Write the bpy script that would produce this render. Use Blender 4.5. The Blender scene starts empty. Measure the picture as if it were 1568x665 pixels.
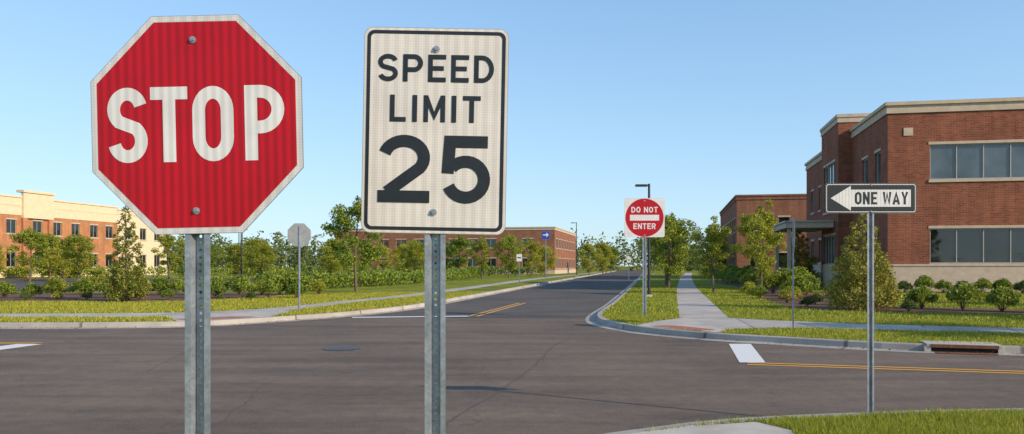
import bpy, math, random
import numpy as np
from mathutils import Vector, Matrix
from mathutils.geometry import tessellate_polygon
random.seed(7); rng=np.random.default_rng(7)
scene=bpy.context.scene
scene.view_settings.view_transform='Standard'
scene.view_settings.look='None'
scene.view_settings.exposure=0
R=math.radians

# ------------------------------------------------------------------ materials
def newmat(name):
    m=bpy.data.materials.new(name); m.use_nodes=True
    nt=m.node_tree
    return m,nt,nt.nodes['Principled BSDF']
def N(nt,t,**kw):
    n=nt.nodes.new(t)
    for k,v in kw.items(): setattr(n,k,v)
    return n
def ramp(nt,stops):
    r=nt.nodes.new('ShaderNodeValToRGB'); e=r.color_ramp.elements
    e[0].position=stops[0][0]; e[0].color=(*stops[0][1],1)
    e[1].position=stops[-1][0]; e[1].color=(*stops[-1][1],1)
    for p,c in stops[1:-1]:
        x=e.new(p); x.color=(*c,1)
    return r
def noise(nt,scale,detail=4,rough=.6,vec=None):
    n=N(nt,'ShaderNodeTexNoise'); n.inputs['Scale'].default_value=scale
    n.inputs['Detail'].default_value=detail; n.inputs['Roughness'].default_value=rough
    if vec is not None: nt.links.new(vec,n.inputs['Vector'])
    return n
def simple(name,c,rough=.6,metal=0,var=.15,scale=8,bump=0,bscale=60,spec=None):
    m,nt,b=newmat(name)
    tc=N(nt,'ShaderNodeTexCoord')
    n=noise(nt,scale,5,.6,tc.outputs['Object'])
    lo=tuple(x*(1-var) for x in c); hi=tuple(min(1,x*(1+var)) for x in c)
    r=ramp(nt,[(.3,lo),(.7,hi)])
    nt.links.new(n.outputs['Fac'],r.inputs['Fac']); nt.links.new(r.outputs['Color'],b.inputs['Base Color'])
    b.inputs['Roughness'].default_value=rough; b.inputs['Metallic'].default_value=metal
    if spec is not None: b.inputs['Specular IOR Level'].default_value=spec
    if bump:
        n2=noise(nt,bscale,4,.6,tc.outputs['Object'])
        bp=N(nt,'ShaderNodeBump'); bp.inputs['Strength'].default_value=bump; bp.inputs['Distance'].default_value=.01
        nt.links.new(n2.outputs['Fac'],bp.inputs['Height']); nt.links.new(bp.outputs['Normal'],b.inputs['Normal'])
    return m
def mix(nt,typ,fac,a,b):
    m=nt.nodes.new('ShaderNodeMix'); m.data_type='RGBA'; m.blend_type=typ
    for s,v in ((0,fac),(6,a),(7,b)):
        if isinstance(v,bpy.types.NodeSocket): nt.links.new(v,m.inputs[s])
        else: m.inputs[s].default_value=v
    return m.outputs[2]

def asphalt_mat(name,c0,c1,c2):
    m,nt,b=newmat(name); tc=N(nt,'ShaderNodeTexCoord'); o=tc.outputs['Object']
    big=noise(nt,.22,6,.62,o); r=ramp(nt,[(.32,c0),(.5,c1),(.7,c2)])
    nt.links.new(big.outputs['Fac'],r.inputs['Fac'])
    fine=noise(nt,45,6,.75,o); r2=ramp(nt,[(.3,(.5,.5,.5)),(.5,(.95,.95,.95)),(.72,(1.7,1.65,1.55))])
    nt.links.new(fine.outputs['Fac'],r2.inputs['Fac'])
    c=mix(nt,'MULTIPLY',.85,r.outputs['Color'],r2.outputs['Color'])
    mid=noise(nt,5,6,.7,o); rm=ramp(nt,[(.35,(.84,.84,.85)),(.65,(1.1,1.09,1.07))]); nt.links.new(mid.outputs['Fac'],rm.inputs['Fac'])
    c=mix(nt,'MULTIPLY',1,c,rm.outputs['Color'])
    mp=N(nt,'ShaderNodeMapping'); mp.inputs['Scale'].default_value=(.25,1.6,1); nt.links.new(o,mp.inputs['Vector'])
    st=noise(nt,.9,5,.6,mp.outputs['Vector']); r3=ramp(nt,[(.35,(.72,.72,.74)),(.6,(1.08,1.06,1.03))])
    nt.links.new(st.outputs['Fac'],r3.inputs['Fac'])
    c=mix(nt,'MULTIPLY',.9,c,r3.outputs['Color'])
    v2=N(nt,'ShaderNodeTexVoronoi'); v2.inputs['Scale'].default_value=.9; nt.links.new(o,v2.inputs['Vector'])
    r5=ramp(nt,[(0,(.72,.72,.72)),(.09,(1,1,1))]); nt.links.new(v2.outputs['Distance'],r5.inputs['Fac'])
    c=mix(nt,'MULTIPLY',.6,c,r5.outputs['Color'])
    wn=noise(nt,1.2,3,.6,o)
    vadd=N(nt,'ShaderNodeVectorMath',operation='ADD'); nt.links.new(o,vadd.inputs[0])
    nt.links.new(wn.outputs['Color'],vadd.inputs[1])
    vo=N(nt,'ShaderNodeTexVoronoi'); vo.feature='DISTANCE_TO_EDGE'; vo.inputs['Scale'].default_value=.22
    nt.links.new(vadd.outputs[0],vo.inputs['Vector'])
    r4=ramp(nt,[(0,(.6,.6,.6)),(.004,(1,1,1))]); nt.links.new(vo.outputs['Distance'],r4.inputs['Fac'])
    c=mix(nt,'MULTIPLY',.6,c,r4.outputs['Color'])
    nt.links.new(c,b.inputs['Base Color']); b.inputs['Roughness'].default_value=.88
    b.inputs['Specular IOR Level'].default_value=.25
    bp=N(nt,'ShaderNodeBump'); bp.inputs['Strength'].default_value=.7; bp.inputs['Distance'].default_value=.008
    nt.links.new(fine.outputs['Fac'],bp.inputs['Height']); nt.links.new(bp.outputs['Normal'],b.inputs['Normal'])
    return m
def grass_mat(name,k=1.0):
    m,nt,b=newmat(name); tc=N(nt,'ShaderNodeTexCoord'); o=tc.outputs['Object']
    a=noise(nt,.35,6,.65,o); r=ramp(nt,[(.3,(.095*k,.15*k,.014*k)),(.5,(.20*k,.23*k,.022*k)),(.7,(.36*k,.32*k,.042*k))])
    nt.links.new(a.outputs['Fac'],r.inputs['Fac'])
    f=noise(nt,14,6,.8,o); r2=ramp(nt,[(.3,(.45,.45,.45)),(.65,(1.3,1.25,1.15))]); nt.links.new(f.outputs['Fac'],r2.inputs['Fac'])
    c=mix(nt,'MULTIPLY',.9,r.outputs['Color'],r2.outputs['Color'])
    nt.links.new(c,b.inputs['Base Color']); b.inputs['Roughness'].default_value=.9; b.inputs['Specular IOR Level'].default_value=.1
    bp=N(nt,'ShaderNodeBump'); bp.inputs['Strength'].default_value=.7; bp.inputs['Distance'].default_value=.05
    nt.links.new(f.outputs['Fac'],bp.inputs['Height']); nt.links.new(bp.outputs['Normal'],b.inputs['Normal'])
    return m
def leaf_mat(name,cols,trans=.3,k=1.75):
    cols=[tuple(x*k for x in c) for c in cols]
    m,nt,b=newmat(name)
    g=N(nt,'ShaderNodeNewGeometry'); oi=N(nt,'ShaderNodeObjectInfo')
    r=ramp(nt,[(0,cols[0]),(.5,cols[1]),(1,cols[2])])
    nt.links.new(g.outputs['Random Per Island'],r.inputs['Fac'])
    hs=N(nt,'ShaderNodeHueSaturation')
    ml=N(nt,'ShaderNodeMath',operation='MULTIPLY_ADD'); nt.links.new(oi.outputs['Random'],ml.inputs[0])
    ml.inputs[1].default_value=.03; ml.inputs[2].default_value=.472
    nt.links.new(ml.outputs[0],hs.inputs['Hue'])
    m2=N(nt,'ShaderNodeMath',operation='MULTIPLY_ADD'); nt.links.new(oi.outputs['Random'],m2.inputs[0])
    m2.inputs[1].default_value=-.4; m2.inputs[2].default_value=1.22
    nt.links.new(m2.outputs[0],hs.inputs['Value'])
    nt.links.new(r.outputs['Color'],hs.inputs['Color'])
    nt.links.new(hs.outputs['Color'],b.inputs['Base Color']); b.inputs['Roughness'].default_value=.55
    b.inputs['Specular IOR Level'].default_value=.3
    t=N(nt,'ShaderNodeBsdfTranslucent'); nt.links.new(hs.outputs['Color'],t.inputs['Color'])
    ms=N(nt,'ShaderNodeMixShader'); ms.inputs[0].default_value=trans
    nt.links.new(b.outputs[0],ms.inputs[1]); nt.links.new(t.outputs[0],ms.inputs[2])
    nt.links.new(ms.outputs[0],nt.nodes['Material Output'].inputs['Surface'])
    return m
def brick_mat(name,c1,c2,mortar):
    m,nt,b=newmat(name); tc=N(nt,'ShaderNodeTexCoord')
    s=N(nt,'ShaderNodeSeparateXYZ'); nt.links.new(tc.outputs['Object'],s.inputs[0])
    ad=N(nt,'ShaderNodeMath',operation='ADD'); nt.links.new(s.outputs[0],ad.inputs[0]); nt.links.new(s.outputs[1],ad.inputs[1])
    cb=N(nt,'ShaderNodeCombineXYZ'); nt.links.new(ad.outputs[0],cb.inputs[0]); nt.links.new(s.outputs[2],cb.inputs[1])
    br=N(nt,'ShaderNodeTexBrick'); nt.links.new(cb.outputs[0],br.inputs['Vector'])
    br.inputs['Scale'].default_value=1; br.inputs['Brick Width'].default_value=.3; br.inputs['Row Height'].default_value=.1
    br.inputs['Mortar Size'].default_value=.011; br.inputs['Color1'].default_value=(*c1,1); br.inputs['Color2'].default_value=(*c2,1)
    br.inputs['Mortar'].default_value=(*mortar,1); br.inputs['Bias'].default_value=-.1
    n=noise(nt,.7,5,.6,tc.outputs['Object']); r=ramp(nt,[(.3,(.78,.78,.78)),(.7,(1.15,1.12,1.1))]); nt.links.new(n.outputs['Fac'],r.inputs['Fac'])
    c=mix(nt,'MULTIPLY',1,br.outputs['Color'],r.outputs['Color'])
    mp=N(nt,'ShaderNodeMapping'); mp.inputs['Scale'].default_value=(2.2,2.2,.12); nt.links.new(tc.outputs['Object'],mp.inputs['Vector'])
    n3=noise(nt,1.3,4,.6,mp.outputs['Vector']); r3=ramp(nt,[(.35,(.84,.84,.84)),(.6,(1.05,1.05,1.05))]); nt.links.new(n3.outputs['Fac'],r3.inputs['Fac'])
    c=mix(nt,'MULTIPLY',.8,c,r3.outputs['Color'])
    nt.links.new(c,b.inputs['Base Color']); b.inputs['Roughness'].default_value=.9; b.inputs['Specular IOR Level'].default_value=.15
    return m
def concrete_uv(name,c,joint):
    m,nt,b=newmat(name); tc=N(nt,'ShaderNodeTexCoord'); uv=N(nt,'ShaderNodeUVMap'); uv.uv_map='UVMap'
    s=N(nt,'ShaderNodeSeparateXYZ'); nt.links.new(uv.outputs[0],s.inputs[0])
    d=N(nt,'ShaderNodeMath',operation='MULTIPLY'); nt.links.new(s.outputs[0],d.inputs[0]); d.inputs[1].default_value=1/joint
    fr=N(nt,'ShaderNodeMath',operation='FRACT'); nt.links.new(d.outputs[0],fr.inputs[0])
    r=ramp(nt,[(0,(.35,.35,.35)),(.022,(.5,.5,.5)),(.03,(1,1,1))]); nt.links.new(fr.outputs[0],r.inputs['Fac'])
    n=noise(nt,1.1,6,.65,tc.outputs['Object']); r2=ramp(nt,[(.3,tuple(x*.74 for x in c)),(.7,tuple(x*1.12 for x in c))])
    nt.links.new(n.outputs['Fac'],r2.inputs['Fac'])
    fl=N(nt,'ShaderNodeMath',operation='FLOOR'); nt.links.new(d.outputs[0],fl.inputs[0])
    wn=N(nt,'ShaderNodeTexWhiteNoise'); wn.noise_dimensions='1D'; nt.links.new(fl.outputs[0],wn.inputs['W'])
    r3=ramp(nt,[(0,(.86,.86,.86)),(1,(1.05,1.05,1.05))]); nt.links.new(wn.outputs['Value'],r3.inputs['Fac'])
    cc=mix(nt,'MULTIPLY',1,r2.outputs['Color'],r.outputs['Color']); cc=mix(nt,'MULTIPLY',1,cc,r3.outputs['Color'])
    f=noise(nt,70,4,.7,tc.outputs['Object']); r4=ramp(nt,[(.3,(.82,.82,.82)),(.7,(1.12,1.12,1.12))]); nt.links.new(f.outputs['Fac'],r4.inputs['Fac'])
    cc=mix(nt,'MULTIPLY',1,cc,r4.outputs['Color'])
    nt.links.new(cc,b.inputs['Base Color']); b.inputs['Roughness'].default_value=.88
    return m
def paint_mat(name,c,wear=.42):
    m,nt,b=newmat(name); tc=N(nt,'ShaderNodeTexCoord')
    n=noise(nt,16,7,.75,tc.outputs['Object']); r=ramp(nt,[(wear-.06,(.16,.14,.12)),(wear+.03,c)])
    nt.links.new(n.outputs['Fac'],r.inputs['Fac']); nt.links.new(r.outputs['Color'],b.inputs['Base Color']); b.inputs['Roughness'].default_value=.7
    return m
def sheeting(name,c,rough=.35,stripe=.12,freq=200,diag=False):
    m,nt,b=newmat(name); tc=N(nt,'ShaderNodeTexCoord')
    w=N(nt,'ShaderNodeTexWave'); w.bands_direction='X'; w.wave_profile='SIN'; w.inputs['Scale'].default_value=freq/20
    nt.links.new(tc.outputs['Object'],w.inputs['Vector'])
    r=ramp(nt,[(.2,tuple(x*(1-stripe) for x in c)),(.8,tuple(min(1,x*(1+stripe*.4)) for x in c))])
    nt.links.new(w.outputs['Fac'],r.inputs['Fac']); col=r.outputs['Color']
    n=noise(nt,5,5,.6,tc.outputs['Object']); r2=ramp(nt,[(.3,(.86,.86,.86)),(.7,(1.03,1.03,1.03))]); nt.links.new(n.outputs['Fac'],r2.inputs['Fac'])
    col=mix(nt,'MULTIPLY',1,col,r2.outputs['Color'])
    if diag:
        mp=N(nt,'ShaderNodeMapping'); mp.inputs['Rotation'].default_value=(0,R(45),0); nt.links.new(tc.outputs['Object'],mp.inputs['Vector'])
        mp.inputs['Location'].default_value=(0,.0031,0)
        ck=N(nt,'ShaderNodeTexChecker'); ck.inputs['Scale'].default_value=130
        ck.inputs['Color1'].default_value=(1,1,1,1); ck.inputs['Color2'].default_value=(.9,.9,.9,1)
        nt.links.new(mp.outputs['Vector'],ck.inputs['Vector']); col=mix(nt,'MULTIPLY',1,col,ck.outputs['Color'])
    nt.links.new(col,b.inputs['Base Color']); b.inputs['Roughness'].default_value=rough
    b.inputs['Specular IOR Level'].default_value=.35
    return m
def galv():
    m,nt,b=newmat('galvanised_steel'); tc=N(nt,'ShaderNodeTexCoord')
    vo=N(nt,'ShaderNodeTexVoronoi'); vo.inputs['Scale'].default_value=90; nt.links.new(tc.outputs['Object'],vo.inputs['Vector'])
    n=noise(nt,9,5,.7,tc.outputs['Object'])
    r=ramp(nt,[(.3,(.25,.27,.31)),(.7,(.46,.49,.54))]); nt.links.new(n.outputs['Fac'],r.inputs['Fac'])
    r2=ramp(nt,[(0,(.8,.8,.8)),(1,(1.1,1.1,1.1))]); nt.links.new(vo.outputs['Color'],r2.inputs['Fac'])
    c=mix(nt,'MULTIPLY',1,r.outputs['Color'],r2.outputs['Color']); nt.links.new(c,b.inputs['Base Color'])
    b.inputs['Metallic'].default_value=.5; b.inputs['Roughness'].default_value=.42
    return m
def glass_mat(name,c,rough=.04):
    m,nt,b=newmat(name); tc=N(nt,'ShaderNodeTexCoord')
    n=noise(nt,.5,3,.5,tc.outputs['Object']); r=ramp(nt,[(.35,tuple(x*.5 for x in c)),(.65,tuple(x*1.4 for x in c))])
    nt.links.new(n.outputs['Fac'],r.inputs['Fac']); nt.links.new(r.outputs['Color'],b.inputs['Base Color'])
    b.inputs['Roughness'].default_value=rough; b.inputs['Specular IOR Level'].default_value=.8; b.inputs['IOR'].default_value=1.55
    n2=noise(nt,.8,2,.5,tc.outputs['Object']); bp=N(nt,'ShaderNodeBump'); bp.inputs['Strength'].default_value=.12; bp.inputs['Distance'].default_value=.1
    nt.links.new(n2.outputs['Fac'],bp.inputs['Height']); nt.links.new(bp.outputs['Normal'],b.inputs['Normal'])
    return m

MA=asphalt_mat('asphalt',(.130,.097,.076),(.170,.128,.10),(.213,.161,.124))
MA2=asphalt_mat('asphalt_newer',(.090,.078,.072),(.118,.10,.09),(.149,.126,.11))
MG=grass_mat('grass'); MGfar=grass_mat('field_grass',.8)
MSW=concrete_uv('sidewalk_concrete',(.48,.425,.37),1.5)
MKB=concrete_uv('kerb_concrete',(.45,.40,.35),3.0)
MCON=simple('concrete',(.46,.405,.35),.88,0,.18,2,.3,60)
MYEL=paint_mat('yellow_paint',(.75,.36,.03),.38); MWHT=paint_mat('white_paint',(.72,.70,.67),.38)
MTAR=simple('tar',(.075,.068,.062),.7)
MMUL=simple('mulch',(.13,.06,.032),.95,0,.6,14,1,40)
MPAD=simple('tactile_brick_red',(.40,.12,.075),.85,0,.25,6)
MGAL=galv(); MDKP=simple('dark_bronze_paint',(.03,.03,.033),.45,.2)
MALU=simple('aluminium_back',(.34,.34,.33),.45,.6,.15,6)
MRED=sheeting('red_sheeting',(.48,.004,.012),.38,.22,200)
MWS=sheeting('white_sheeting',(.68,.65,.65),.45,.09,150,True)
MWLET=sheeting('white_letter_sheeting',(.74,.71,.71),.45,.12,200)
MWCR=sheeting('cream_sheeting',(.78,.71,.67),.45,.09,150,True)
MBLK=simple('black_sign_ink',(.016,.017,.02),.38,0,.2,20)
MBLU=simple('blue_sign',(.02,.06,.4),.4)
MBR1=brick_mat('red_brick',(.32,.094,.050),(.20,.054,.034),(.25,.17,.12))
MBR2=brick_mat('orange_brick',(.52,.205,.085),(.42,.15,.06),(.40,.27,.18))
MBR3=brick_mat('brown_brick',(.31,.12,.07),(.23,.085,.05),(.25,.17,.13))
MSTO=simple('limestone',(.52,.41,.31),.85,0,.12,3)
MSTO2=simple('cream_stucco',(.70,.56,.38),.85,0,.08,2)
MFRM=simple('window_frame',(.38,.36,.34),.5,.2)
MGLS=glass_mat('glass_bluegrey',(.08,.10,.11)); MGLD=glass_mat('glass_dark',(.012,.015,.016))
MROOF=simple('roof_membrane',(.3,.3,.3),.9)
MLEAF=leaf_mat('leaves_green',[(.05,.095,.012),(.11,.16,.018),(.22,.245,.03)],.38)
MLEAFY=leaf_mat('leaves_yellow_green',[(.10,.13,.014),(.175,.205,.02),(.30,.285,.036)],.38)
MCON1=leaf_mat('leaves_evergreen',[(.055,.075,.01),(.13,.14,.02),(.26,.235,.04)],.25)
MSHR=leaf_mat('leaves_shrub',[(.04,.085,.012),(.10,.15,.018),(.22,.25,.03)],.3)
MDARK=leaf_mat('leaves_dark',[(.025,.05,.012),(.05,.08,.018),(.09,.12,.025)],.2)
MFAR=leaf_mat('leaves_far_hazed',[(.05,.08,.026),(.09,.12,.035),(.15,.17,.05)],.2,1.4)  # distance haze is painted into these leaf colours
MBLADE=leaf_mat('grass_blades',[(.08,.13,.012),(.18,.21,.018),(.36,.32,.045)],.35,1.6)
MLIT=leaf_mat('dry_leaf',[(.10,.06,.03),(.16,.10,.04),(.22,.16,.06)],.1,1)
MBARK=simple('bark',(.14,.10,.07),.95,0,.3,12,.6,30)
MRUST=simple('rusty_steel',(.20,.085,.045),.8,.3,.4,20)
MFLW=simple('flowers_pink',(.5,.16,.14),.7)
MSHADE=simple('inlet_shade',(.01,.009,.008),.95)  # near-black colour paints the shade inside the drain inlet

# ------------------------------------------------------------------ mesh helpers
def obj(name,v,f,mats,mi=None,parent=None,smooth=False,uv=None):
    me=bpy.data.meshes.new(name); me.from_pydata(v,[],f)
    for m in (mats if isinstance(mats,(list,tuple)) else [mats]): me.materials.append(m)
    if mi is not None: me.polygons.foreach_set('material_index',mi)
    if smooth: me.polygons.foreach_set('use_smooth',[True]*len(me.polygons))
    if uv is not None:
        l=me.uv_layers.new(name='UVMap')
        for lp in me.loops: l.data[lp.index].uv=uv[lp.vertex_index]
    me.update()
    o=bpy.data.objects.new(name,me); scene.collection.objects.link(o)
    if parent: o.parent=parent
    return o
def empty(name,loc=(0,0,0),rz=0,ry=0):
    e=bpy.data.objects.new(name,None); e.empty_display_size=.2; scene.collection.objects.link(e)
    e.location=loc; e.rotation_euler=(0,ry,rz); return e
class Acc:
    def __init__(s): s.v=[];s.f=[];s.m=[]
    def quad(s,a,b,c,d,m=0):
        n=len(s.v); s.v+= [a,b,c,d]; s.f.append((n,n+1,n+2,n+3)); s.m.append(m)
    def box(s,x0,x1,y0,y1,z0,z1,m=0):
        n=len(s.v)
        s.v+=[(x0,y0,z0),(x1,y0,z0),(x1,y1,z0),(x0,y1,z0),(x0,y0,z1),(x1,y0,z1),(x1,y1,z1),(x0,y1,z1)]
        for q in ((0,3,2,1),(4,5,6,7),(0,1,5,4),(1,2,6,5),(2,3,7,6),(3,0,4,7)):
            s.f.append(tuple(n+i for i in q)); s.m.append(m)
    def tube(s,pts,rad,k=8,m=0):
        pts=[Vector(p) for p in pts]; n0=len(s.v)
        for i,p in enumerate(pts):
            d=(pts[min(i+1,len(pts)-1)]-pts[max(i-1,0)]).normalized()
            a=d.cross(Vector((.3,.9,.1))).normalized(); b=d.cross(a)
            for j in range(k):
                t=2*math.pi*j/k; s.v.append(tuple(p+(a*math.cos(t)+b*math.sin(t))*rad[i]))
        for i in range(len(pts)-1):
            for j in range(k):
                s.f.append((n0+i*k+j,n0+i*k+(j+1)%k,n0+(i+1)*k+(j+1)%k,n0+(i+1)*k+j)); s.m.append(m)
        s.f.append(tuple(n0+j for j in range(k))); s.m.append(m)
        s.f.append(tuple(n0+(len(pts)-1)*k+j for j in range(k))); s.m.append(m)
    def done(s,name,mats,parent=None,smooth=False): return obj(name,s.v,s.f,mats,s.m,parent,smooth)

def catmull(pts,step=.5):
    P=[np.array(p,float) for p in pts]; P=[2*P[0]-P[1]]+P+[2*P[-1]-P[-2]]; out=[]
    for i in range(1,len(P)-2):
        p0,p1,p2,p3=P[i-1:i+3]
        L=np.linalg.norm(p2-p1); n=max(1,min(24,int(L/step)))
        t1=(p2-p0); t1=t1/np.linalg.norm(t1)*L; t2=(p3-p1); t2=t2/np.linalg.norm(t2)*L
        for k in range(n):
            t=k/n
            out.append((2*t**3-3*t**2+1)*p1+(t**3-2*t**2+t)*t1+(-2*t**3+3*t**2)*p2+(t**3-t**2)*t2)
    out.append(P[-2]); return np.array(out)
def offset(pts,d):
    pts=np.asarray(pts,float); n=len(pts); out=[]
    for i in range(n):
        a=pts[i]-pts[i-1] if i>0 else pts[1]-pts[0]
        b=pts[i+1]-pts[i] if i<n-1 else a
        a=a/np.linalg.norm(a); b=b/np.linalg.norm(b)
        na=np.array((-a[1],a[0])); nb=np.array((-b[1],b[0])); m=na+nb; m/=np.linalg.norm(m)+1e-9
        out.append(pts[i]+m*d/max(.6,m.dot(na)))
    return np.array(out)
def sweep(name,line,profile,mat):
    L=np.concatenate([[0],np.cumsum(np.linalg.norm(np.diff(line,axis=0),axis=1))])
    offs=[offset(line,o) for o,_ in profile]; v=[];uv=[];f=[];k=len(profile)
    for i in range(len(line)):
        for j,(o,z) in enumerate(profile): v.append((offs[j][i][0],offs[j][i][1],z)); uv.append((L[i],o+z))
    for i in range(len(line)-1):
        for j in range(k-1): a=i*k+j; f.append((a+1,a+k+1,a+k,a))
    return obj(name,v,f,mat,uv=uv)
def poly(name,pts,z,mat,parent=None):
    p=[Vector((a[0],a[1],0)) for a in pts]
    t=tessellate_polygon([p]); v=[(a[0],a[1],z) for a in pts]; out=[]
    for x in t:
        x=tuple(x); a,b,c=[p[i] for i in x]
        out.append(x if (b-a).cross(c-a).z>0 else x[::-1])
    uv=[(a[0],a[1]) for a in v]
    return obj(name,v,out,mat,parent=parent,uv=uv)
def band(name,A,B,z,mat):
    A=np.array(A,float);B=np.array(B,float); mid=(A+B)/2
    L=np.concatenate([[0],np.cumsum(np.linalg.norm(np.diff(mid,axis=0),axis=1))]); v=[];uv=[];f=[]
    for i in range(len(A)): v+=[(*A[i],z),(*B[i],z)]; uv+=[(L[i],0),(L[i],1)]
    for i in range(len(A)-1): f.append((2*i,2*i+1,2*i+3,2*i+2))
    return obj(name,v,f,mat,uv=uv)

# ------------------------------------------------------------------ ground, roads
obj('ground',[(-3000,-400,-.02),(3000,-400,-.02),(3000,5000,-.02),(-3000,5000,-.02)],[(0,1,2,3)],MGfar)
KR=catmull([(300,-46),(80,-3),(30,8.5),(14,12.9),(9.29,14.46),(7.6,15.0),(6.6,15.6),(5.6,16.4),(4.47,17.3),(3.32,18.8),(2.77,20.3),(2.45,22.4),(2.72,25.3),(4.1,32.5),(6.6,46.5),(9.15,61),(18.6,115),(32.5,195),(56,330)])
KL=catmull([(34,260),(23.2,195),(10.1,115),(4.5,81.3),(.95,59.1),(-2.5,37.5),(-3.46,31.5),(-4.2,28.3),(-5.6,24.9),(-6.9,22.9),(-7.9,21.6),(-9.2,20.9),(-13.2,20.6),(-40,21.5),(-120,24),(-300,28)])
KN=catmull([(-300,8),(-40,6.1),(-8,6.0),(-2,6.1),(0,6.45),(.84,7.03),(1.64,7.5),(2.69,7.86),(5.3,8.25),(9,8.2),(14,7.4),(30,4),(80,-8),(300,-52)])
poly('road',[(-300,-4),(300,-70),(300,-30),(30,16),(7,24),(8,45),(14,80),(22,125),(36,205),(60,340),(54,345),(18,205),(6,120),(-6,50),(-12,30),(-14,24),(-300,36)],0.0,MA)
kr=[tuple(p) for p in offset(KR,.3) if 24.6<p[1]<259]; kl=[tuple(p) for p in offset(KL,.3) if 23.7<p[1]<259]
poly('road',kr+kl,.0025,MA2)
prof=[(.33,.004),(.02,.012),(0,.02),(-.015,.12),(-.03,.135),(-.17,.138),(-.18,.12)]
for K in (KR,KL,KN): sweep('kerb',K,prof,MKB)
ZG=.13
VB=[tuple(p) for p in offset(KR,-.165)]+[(300,330)]
VC=[tuple(p) for p in offset(KL,-.165)]+[(-300,260)]
VN=[tuple(p) for p in offset(KN,-.165)]+[(300,-90),(-300,-90)]
poly('lawn',VB,ZG,MG); poly('lawn',VC,ZG,MG); poly('lawn',VN,ZG,MG)

# sidewalks
ZS=ZG+.006
SWR_A=catmull([(4.75,22.6),(7.2,34.7),(11.7,56.4),(22.5,106),(38,175)]); SWR_B=catmull([(6.15,22.6),(8.6,34.7),(13.04,56.4),(23.9,106),(39.6,175)])
n=min(len(SWR_A),len(SWR_B)); band('sidewalk',SWR_A[:n],SWR_B[:n],ZS,MSW)
x1=[(4.3,18.0),(5.6,18.75),(6.76,18.9),(9.2,18.0),(11.3,17.4),(30,12.2),(80,.8),(300,-42)]
x2=[(4.8,22.58),(6.2,22.58),(7.0,21.6),(8.9,20.2),(11.9,18.9),(30.4,13.8),(80.4,2.4),(300.4,-40.4)]
band('sidewalk',x2,x1,ZS,MSW)
CP=[(3.02,19.6),(3.45,18.97),(4.47,17.62),(4.6,17.55),(4.9,18.2),(4.9,22.57),(3.9,21.3)]
poly('sidewalk',CP,ZS+.004,MCON)
poly('tactile_paving',[(3.36,19.45),(4.25,18.0),(4.7,18.35),(3.95,19.65)],ZS+.009,MPAD)
SLa=catmull([(-300,33),(-60,26.3),(-30,25.3),(-15.9,24.7),(-10.5,25.2),(-8.6,27.4),(-7.2,33.4),(-5.5,41),(-2.3,62),(.9,85),(8,125),(20,190)],1)
SLb=catmull([(-300,31.4),(-60,24.6),(-30,23.6),(-15.9,23.1),(-9.8,23.2),(-7.6,26.0),(-6.3,32.4),(-4.4,40),(-1.2,61.5),(2.3,84.5),(9.4,124.5),(21.5,189.7)],1)
n=min(len(SLa),len(SLb)); band('sidewalk',SLb[:n],SLa[:n],ZS,MSW)
CL=[(-8.9,21.15),(-7.9,21.85),(-7.0,23.1),(-7.2,26.2),(-8.2,26.0),(-9.6,23.6),(-10.2,23.4)]
poly('sidewalk',CL,ZS+.004,MCON)
poly('tactile_paving',[(-8.75,21.5),(-7.75,22.35),(-7.45,23.1),(-8.1,23.1),(-9.3,21.95)],ZS+.009,MPAD)
poly('tactile_paving',[(-5.05,26.4),(-4.65,27.4),(-4.95,27.5),(-5.35,26.5)],ZS,MPAD)
WK=[(.7,6.6),(1.0,6.92),(1.66,7.3),(2.3,7.5),(2.5,7.1),(2.3,6.4),(1.7,4.5),(.2,4.5)]
poly('sidewalk',WK,ZS,MCON)

# parking lot at left
LOT=[(-95,47),(-22,47),(-17,58),(-11,82),(-13,92),(-95,92)]
poly('parking_lot',LOT,ZG+.008,MA2)
lot=Acc()
for i in range(14):
    x=-70+i*3.6; lot.quad((x,74,ZG+.013),(x+.12,74,ZG+.013),(x+.12,79,ZG+.013),(x,79,ZG+.013))
lot.done('parking_bay_marking',[MWHT])

# markings
def mark(name,quads,mat,z=.006):
    a=Acc()
    for q in quads: a.quad(*[(p[0],p[1],z) for p in q])
    return a.done(name,[mat])
mark('stop_line',[[(3.77,13.2),(4.2,13.2),(4.9,16.35),(4.45,16.35)]],MWHT)
mark('stop_line',[[(-4.95,24.6),(-1.35,25.25),(-1.35,25.65),(-5.0,25.0)]],MWHT)
mark('stop_line',[[(-10.5,13.6),(-9.95,13.6),(-9.6,16.3),(-10.15,16.3)]],MWHT)
def lines(pts,sep,w,name):
    P=np.array(pts,float); q=[]
    for s in (-1,1):
        a=offset(P,s*sep/2-w/2); b=offset(P,s*sep/2+w/2)
        for i in range(len(P)-1): q.append([a[i],a[i+1],b[i+1],b[i]])
    mark(name,q,MYEL)
lines([(3.85,13.05),(7.69,11.95),(14,10.1),(30,5.6),(80,-6),(300,-50)],.26,.1,'centre_line')
lines([(-1.25,25.4),(.45,34.5)],.26,.1,'centre_line')
lines([(-9.8,16.5),(-30,16.3),(-120,16)],.26,.1,'centre_line')
def crack(pts,w,mat,z=.004,wob=.03):
    P=[np.array(pts[0],float)]; dr=np.zeros(2)
    for a,b in zip(pts[:-1],pts[1:]):
        a=np.array(a,float);b=np.array(b,float);L=np.linalg.norm(b-a);k=max(2,int(L/.2))
        for i in range(1,k+1): dr=dr*.9+rng.normal(0,wob,2); P.append(a+(b-a)*i/k+dr)
    P=np.array(P); ww=w*(.4+1.1*rng.random(len(P)))
    A=P-np.array([[1,0]])*ww[:,None]/2; B=A+np.array([[1,0]])*ww[:,None]
    v=[(*p,z) for p in A]+[(*p,z) for p in B]; n=len(P)
    obj('road_crack',v,[(i,i+n,i+n+1,i+1) for i in range(n-1)],mat)
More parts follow.
